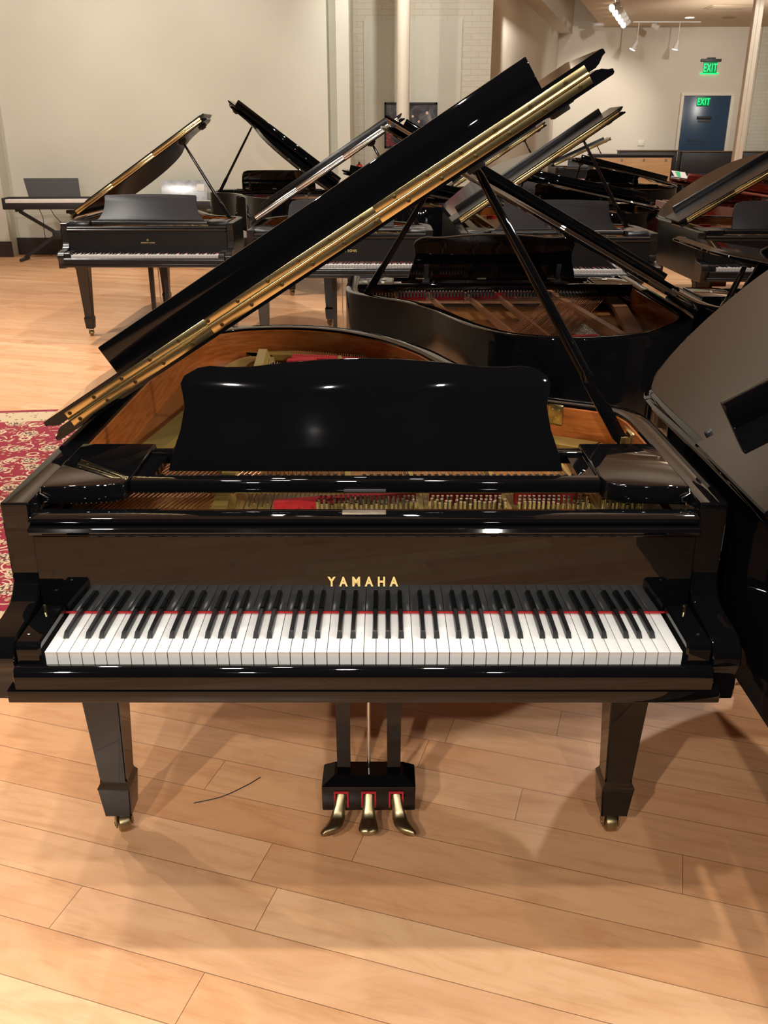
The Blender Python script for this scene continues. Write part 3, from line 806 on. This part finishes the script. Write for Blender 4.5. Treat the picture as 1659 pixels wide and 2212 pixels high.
bm = B(); box(bm, -.68, -.63, -.10, .40, 0, .70, .004); box(bm, .63, .68, -.10, .40, 0, .70, .004); box(bm, -.63, .63, .30, .33, .10, .62, .003); obj('cabinet', bm, M['dark'], t)
bm = B(); box(bm, -.70, .70, -.10, .40, .701, .80, .008); obj('body', bm, M['dark'], t)
bm = B(); box(bm, -.61, .61, -.09, .06, .801, .815, .002); obj('keyboard', bm, M['ivory'], t)
bm = B(); rs = []
for yy, zz, sx in ((.24, .801, .33), (.30, .93, .33), (.36, 1.04, .32), (.375, 1.06, .28)):
    rs.append([(-sx, yy, zz), (sx, yy, zz), (sx, yy+.02, zz), (-sx, yy+.02, zz)])
rings(bm, rs); mr = obj('music_rest', bm, M['film'], t)
bm = B(); hexa(bm, [(.18, .2905, .92), (.29, .2905, .92), (.29, .297, .92), (.18, .297, .92)], [(.18, .335, 1.01), (.29, .335, 1.01), (.29, .342, 1.01), (.18, .342, 1.01)]); obj('paper_label', bm, M['paper'], mr)

# ------------------------------------------------------------------ the room
bm = B(); box(bm, -9, 12, -6, 25, -.1, 0); struct('floor', bm, M['floor'])
bm = B(); box(bm, -9, 12, 1, 25, 4.8, 4.9); struct('ceiling', bm, M['ceiling'])
bm = B(); box(bm, -9, 12, -6, .999, 4.8, 4.9); struct('ceiling_rear', bm, M['rear_shade'])
bm = B(); box(bm, -9, -.76, 12.5, 12.75, 0, 4.8); box(bm, -9, -5.47, 12.22, 12.5, 0, 4.8); struct('wall_left', bm, M['wall'])
bm = B(); box(bm, -.76, -.627, 12.62, 12.75, 0, 4.8); box(bm, -.627, -.449, 12.48, 14.6, 0, 4.8); struct('wall_pier', bm, M['wall'])
bm = B(); box(bm, -.449, 1.75, 14.5, 14.7, 0, 4.8); struct('wall_back', bm, M['brick'])
bm = B(); box(bm, -.285, 1.28, 14.478, 14.4995, 0, 3.34, .004); struct('wall_infill', bm, M['wall'])
# side wall running back to the far corner, with its beam
def wall_seg(bm, a, b, th, z0, z1):
    a, b = Vector(a), Vector(b); d = (b-a).normalized(); n = Vector((-d.y, d.x))*th
    q = [a, b, b+n, a+n]
    return hexa(bm, [(p.x, p.y, z0) for p in q], [(p.x, p.y, z1) for p in q])
bm = B(); wall_seg(bm, (1.70, 14.5), (4.42, 23.7), .2, 0, 4.8); struct('wall_side', bm, M['wall_warm'])
bm = B(); wall_seg(bm, (2.03, 14.35), (4.72, 23.6), .36, 4.0, 4.8); struct('trim_1', bm, M['wall_warm'])
bm = B(); box(bm, 4.2, 12, 23.6, 23.8, 0, 4.8); struct('wall_far', bm, M['wall_warm'])
bm = B(); box(bm, 9.42, 11.9, 23.56, 23.599, 0, 4.15); struct('wall_brick', bm, M['brick'])
bm = B(); hexa(bm, [(5.45, 23.6, 4.15), (2.1, 13.05, 4.15), (12, 13.05, 4.15), (12, 23.6, 4.15)], [(5.45, 23.6, 4.79), (2.1, 13.05, 4.79), (12, 13.05, 4.79), (12, 23.6, 4.79)]); struct('ceiling_soffit', bm, M['soffit'])
bm = B(); box(bm, 11.8, 12, -6, 25, 0, 4.8); struct('wall_right', bm, M['wall'])
bm = B(); box(bm, -9.2, -9, -6, 13, 0, 4.8); struct('wall_outer', bm, M['wall'])
bm = B(); box(bm, -9, 12, -6.2, -6, 0, 4.8); struct('wall_rear', bm, M['rear_shade'])
bm = B(); box(bm, -5.47, -.76, 12.47, 12.4995, 0, .245, .003); box(bm, -9, -5.45, 12.19, 12.2195, 0, .22, .003); struct('baseboard_left', bm, M['base'])
# door
d = thing('door_1', 'blue metal door in the far wall', 'door', (8.265, 23.6, 0)); del d['label']; del d['category']; d['kind'] = 'structure'
bm = B(); box(bm, -.595, .595, -.03, -.002, .0, 2.595, .003); obj('door_leaf', bm, M['door'], d)
bm = B(); box(bm, -.67, -.598, -.06, -.001, 0, 2.597, .004); box(bm, .598, .70, -.06, -.001, 0, 2.597, .004); box(bm, -.67, .70, -.06, -.001, 2.598, 2.67, .004); obj('door_frame', bm, M['trim'], d)
bm = B(); box(bm, -.20, .16, -.075, -.031, 2.06, 2.12, .006); obj('push_bar', bm, M['rubber'], d)
bm = B(); box(bm, -.17, .15, -.036, -.031, 1.98, 2.045, .002); obj('strike_plate', bm, M['grey'], d)
text('door_notice', 'EMERGENCY EXIT\nALARM WILL SOUND', .075, M['rubber'], d, (-.15, -.0315, 1.51), (R(90), 0, 0), .0005, 1, .75)
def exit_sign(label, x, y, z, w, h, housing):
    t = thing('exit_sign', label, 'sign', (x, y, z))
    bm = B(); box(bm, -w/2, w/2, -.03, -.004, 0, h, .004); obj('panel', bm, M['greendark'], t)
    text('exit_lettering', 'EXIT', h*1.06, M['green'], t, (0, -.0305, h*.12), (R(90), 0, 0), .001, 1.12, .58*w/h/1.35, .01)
    if housing:
        bm = B(); box(bm, -w*.75, w*.75, -.05, -.001, h+.001, h+.07, .006); box(bm, -w*.3, w*.3, -.05, -.001, h+.069, h+.10, .006); obj('housing', bm, M['grey'], t)
        bm = B(); box(bm, -w*.68, w*.68, -.035, -.001, -.022, -.001, .003); obj('lower_edge', bm, M['green'], t)
exit_sign('green lit EXIT sign with grey housing high above the blue door', 8.24, 23.6, 3.12, .34, .25, True)
exit_sign('green EXIT reflection in the blue door, built as a smaller lit sign', 8.17, 23.57, 2.36, .32, .21, False)  # an EXIT sign's reflection in the door, made as a glowing panel
bm = B(); box(bm, 6.62, 6.78, 23.575, 23.599, 1.42, 1.55, .004); tag(obj('wall_plate', bm, M['trim']), 'small white wall plate left of the blue door', 'switch plate')
# column and pole
bm = B(); lathe(bm, [(.125, 0), (.125, .02), (.095, .05), (.095, 4.8)], (.317, 12.95, 0), 32); struct('column', bm, M['trim'], smooth=40)
bm = B(); box(bm, 5.84, 5.975, 14.45, 14.58, 0, 4.15, .01); box(bm, 5.90, 5.915, 14.44, 14.45, 0, 4.15); struct('pillar', bm, M['trim'])
# poster
t = thing('framed_poster', 'black framed concert photo on the brick wall behind the white column', 'picture', (.475, 14.47, 1.81))
bm = B()
for q in ((-.43, .43, .31, .345), (-.43, .43, -.345, -.31), (-.43, -.40, -.345, .345), (.40, .43, -.345, .345)): box(bm, q[0], q[1], -.03, .006, q[2], q[3], .002)
obj('frame', bm, M['rubber'], t)
bm = B(); box(bm, -.40, .40, -.012, .004, -.31, .31); obj('photo', bm, M['poster'], t)
# fire extinguisher
t = thing('fire_extinguisher', 'red fire extinguisher hanging on the brick wall edge', 'extinguisher', (-.37, 14.437, .86))
bm = B(); lathe(bm, [(.055, 0), (.062, .01), (.062, .30), (.045, .35), (.02, .37)], n=20); obj('cylinder_body', bm, M['redpaint'], t)
bm = B(); box(bm, -.012, .012, -.06, .03, .371, .40, .003); box(bm, -.03, .03, .05, .089, .15, .2); obj('handle', bm, M['rubber'], t)
# rug
rg = thing('oriental_rug', 'red oriental rug with cream floral pattern on the floor at left', 'rug', (-2.35, 2.61, 0), 6)
bm = B(); box(bm, -1.42, 1.42, -1.5, 1.5, 0, .010, .003)
o = obj('pile', bm, M['rug'], rg)
# ceiling fittings on the soffit
def bar(bm, a, b, w, h):
    a, b = Vector(a), Vector(b); dd = (b-a).normalized(); n = Vector((-dd.y, dd.x, 0)).normalized()*w
    return hexa(bm, [a-n-Vector((0, 0, h)), b-n-Vector((0, 0, h)), b+n-Vector((0, 0, h)), a+n-Vector((0, 0, h))], [a-n, b-n, b+n, a+n])
bm = B(); bar(bm, (4.2, 17.4, 4.149), (5.82, 22.4, 4.149), .03, .03); tag(obj('lighting_track', bm, M['fixture']), 'long white lighting track running towards the far wall', 'lighting track')
bm = B(); bar(bm, (5.9, 22.42, 4.149), (7.5, 22.42, 4.149), .03, .03); tag(obj('lighting_track', bm, M['fixture']), 'short white lighting track parallel to the far wall', 'lighting track')
names = ['nearest', 'second', 'third', 'fourth', 'farthest']
for i in range(5):
    f = (.28, .43, .57, .71, .85)[i]; x, y = 4.2+1.62*f, 17.4+5*f
    t = thing('track_spotlight', '%s glowing spotlight in the row on the long ceiling track' % names[i], 'spotlight', (x, y, 4.118), 0, 'spotlights on the long track')
    bm = B(); cyl(bm, (0, 0, 0), (0, 0, -.06), .012); obj('stem', bm, M['fixture'], t)
    bm = B(); cyl(bm, (.05, .03, -.055), (-.10, -.09, -.13), .055, .075, 18); obj('lamp_head', bm, M['fixture'], t)
    bm = B(); cyl(bm, (-.101, -.091, -.1305), (-.106, -.095, -.133), .068, .066, 18); obj('lens', bm, M['lamp'], t)
t = thing('track_spotlight', 'single small spotlight on the short ceiling track', 'spotlight', (6.45, 22.42, 4.118))
bm = B(); cyl(bm, (0, 0, 0), (0, 0, -.05), .012); obj('stem', bm, M['fixture'], t)
bm = B(); cyl(bm, (-.08, .02, -.045), (.06, -.05, -.12), .045, .065, 16); obj('lamp_head', bm, M['fixture'], t)
for i, (x, dx) in enumerate(((6.05, -.09), (7.02, -.04))):
    t = thing('pendant_spotlight', ('left one of two pendant spotlights by the far wall, tilted', 'right one of two pendant spotlights by the far wall')[i], 'spotlight', (x, 22.42, 4.118), 0, 'pendant spotlights at the far wall')
    bm = B(); cyl(bm, (0, 0, 0), (0, 0, -.40), .012); obj('stem', bm, M['fixture'], t)
    bm = B(); cyl(bm, (0, 0, -.38), (dx, .02, -.56), .035, .075, 18); obj('lamp_head', bm, M['fixture'], t)
    bm = B(); cyl(bm, (dx*1.005, .02, -.5605), (dx*1.03, .02, -.566), .07, .068, 18); obj('lens', bm, M['lamp'], t)
t = thing('ceiling_light', 'round glowing recessed light in the lower ceiling', 'ceiling light', (7.0, 21.66, 4.148))
bm = B(); lathe(bm, [(.13, .003), (.13, -.012), (.10, -.012), (.10, .003)], n=28); obj('ring', bm, M['fixture'], t)
bm = B(); lathe(bm, [(.098, -.001), (.098, -.008)], n=28); obj('lens', bm, M['lamp'], t)
bm = B(); lathe(bm, [(.16, 4.149), (.16, 4.14), (.15, 4.136)], (7.9, 21.66, 0), 28); tag(obj('ceiling_speaker', bm, M['vent']), 'round beige ceiling speaker right of the recessed light', 'speaker')
t = thing('ceiling_vent', 'rectangular air vent in the lower ceiling', 'vent', (7.25, 19.9, 4.149))
bm = B(); box(bm, -.42, .42, -.30, .30, -.010, 0, .003); obj('frame', bm, M['soffit'], t)
bm = B(); box(bm, -.38, .38, .24, .27, -.013, -.0105); box(bm, -.38, -.35, -.2, .24, -.013, -.0105); obj('slot', bm, M['vent'], t)
bm = B(); cyl(bm, (5.2, 22.9, 4.149), (5.2, 22.9, 4.10), .16, .15, 24); tag(obj('smoke_detector', bm, M['fixture']), 'flat white disc under the left edge of the lower ceiling', 'detector')
# green and cream card on the mahogany lid
t = thing('info_card', 'cream card with a green mark leaning on the mahogany piano lid', 'card', (3.13, 8.62, 1.252), 0, None, .62)
bm = B(); hexa(bm, [(-.02, 0, .0), (.20, 0, -.03), (.20, .004, -.03), (-.02, .004, .0)], [(-.08, .05, .10), (.16, .05, .07), (.16, .054, .07), (-.08, .054, .10)]); obj('sheet', bm, M['paper'], t)
bm = B(); hexa(bm, [(.03, -.0015, .006), (.08, -.0015, -.001), (.08, .0, -.001), (.03, 0, .006)], [(-.02, .0455, .086), (.07, .0455, .075), (.07, .047, .075), (-.02, .047, .086)]); obj('green_mark', bm, M['greenpaper'], t)
# a loose string on the floor
bm = B(); tube(bm, cr([(-.470, .43, .001), (-.40, .455, .001), (-.34, .50, .001), (-.305, .535, .001)], 5), .0014, 5); tag(obj('loose_strand', bm, M['rubber']), 'thin dark strand lying on the floor right of the left front piano leg', 'strand')

# ------------------------------------------------------------------ lights (ceiling track heads, plus added uplights)
def spot(x, y, z, tx, ty, tz, e, ang=95, blend=.5, rad=.06, col=(1, .935, .85)):
    l = bpy.data.lights.new('track_or_fill_lamp', 'SPOT'); l.energy = e; l.spot_size = R(ang); l.spot_blend = blend; l.shadow_soft_size = rad; l.color = col
    o = bpy.data.objects.new('track_or_fill_lamp', l); COL.objects.link(o); o.location = (x, y, z)
    o.rotation_euler = (Vector((tx, ty, tz))-Vector((x, y, z))).to_track_quat('-Z', 'Y').to_euler()
    return o
E0 = 300
# over and in front of the first piano
spot(-2.7, -4.6, 4.6, -.5, .2, 0, E0*2.2)
spot(-1.2, -5.2, 4.6, .0, .4, 0, E0*1.8)
spot(1.0, -4.8, 4.6, .3, .4, 0, E0*.8)
spot(2.8, -3.6, 4.6, .6, .4, 0, E0*.5)
spot(-1.8, 1.9, 4.6, -.4, .2, 0, E0*.4)
spot(-.6, .9, 4.6, -.2, -.6, 0, E0*.2)
spot(6.3, 1.0, 4.6, -.5, 1.1, .95, E0*3.0, 40)
spot(2.6, 4.4, 4.6, .5, 1.8, .9, E0*1.2)
spot(5.6, -1.6, 4.6, -.3, 1.6, .95, E0*2.2, 40)
spot(3.6, -.6, 4.6, .6, .6, .9, E0*.5)
spot(-4.5, 3.5, 4.6, -3.5, 3.5, 0, E0*2.0)
spot(-3.9, 6.6, 4.6, -2.8, 7.0, 0, E0*1.9)
spot(-.5, 6.2, 4.6, -.6, 7.2, 0, E0*1.2)
spot(2.6, 6.5, 4.6, 2.4, 6.5, 0, E0*1.2)
spot(5.2, 9.5, 4.6, 4.6, 10, 0, E0*1.6)
spot(1.0, 11.6, 4.6, 1.6, 10.2, 0, E0*1.0)
# row of heads straight above the keyboard
spot(.35, .0, 4.6, .35, -.35, 0, E0*.75, 80)
spot(-.9, .0, 4.6, -.7, -.35, 0, E0*.5, 80)
spot(-.2, -1.1, 4.6, -.1, -.6, 0, E0*.6, 80)
# uplights without fixtures, added in mid-air to brighten ceilings and lid reflections
for ux, uy in ((-3.5, 8.2), (.2, 7.2), (3.6, 8.0), (6.5, 11.5), (7.0, 19.0)): spot(ux, uy, 2.9, ux, uy+.6, 4.8, E0*(.45 if uy < 15 else .26), 150, .8, .1)
# washing the walls
spot(-6.0, 9.0, 4.6, -6.0, 12.5, 1.2, E0*.6)
spot(-3.9, 9.4, 4.6, -3.9, 12.5, 1.4, E0*.55)
spot(-1.6, 9.0, 4.6, -1.6, 12.5, 1.6, E0*.75)
spot(.6, 11.2, 4.6, .6, 14.5, 2.0, E0*.8)
spot(4.95, 20.9, 3.9, 5.45, 23.6, 2.1, E0*1.0, 62, .8)
spot(6.5, 17.5, 4.05, 6.0, 23.5, 1.0, E0*.9, 80)
spot(9.0, 18.0, 4.05, 9.5, 23.5, 1.2, E0*1.1, 80)
spot(6.2, 12.2, 4.5, 5.8, 14.6, 1.8, E0*.8)
spot(2.6, 15.2, 4.5, 3.2, 19, 1.5, E0*1.0)
w = bpy.data.worlds.new('world'); SC.world = w; w.use_nodes = True
w.node_tree.nodes['Background'].inputs[0].default_value = (.9, .8, .65, 1); w.node_tree.nodes['Background'].inputs[1].default_value = .05

# ------------------------------------------------------------------ camera
cam = bpy.data.cameras.new('camera'); co = bpy.data.objects.new('camera', cam); COL.objects.link(co)
cam.sensor_fit = 'VERTICAL'; cam.sensor_height = 36; cam.lens = 36*1931/2212; cam.clip_start = .05; cam.clip_end = 100
co.location = (.039, -1.474, 1.646); co.rotation_euler = (R(90-22.79), 0, 0)
SC.camera = co
SC.view_settings.view_transform = 'Standard'; SC.view_settings.look = 'None'; SC.view_settings.gamma = 1; SC.view_settings.exposure = 0
SC.view_settings.use_curve_mapping = False
SC.cycles.use_denoising = True
SC.cycles.max_bounces = 7; SC.cycles.diffuse_bounces = 3; SC.cycles.glossy_bounces = 4
SC.cycles.use_adaptive_sampling = True; SC.cycles.adaptive_threshold = .025
SC.cycles.sample_clamp_indirect = 6
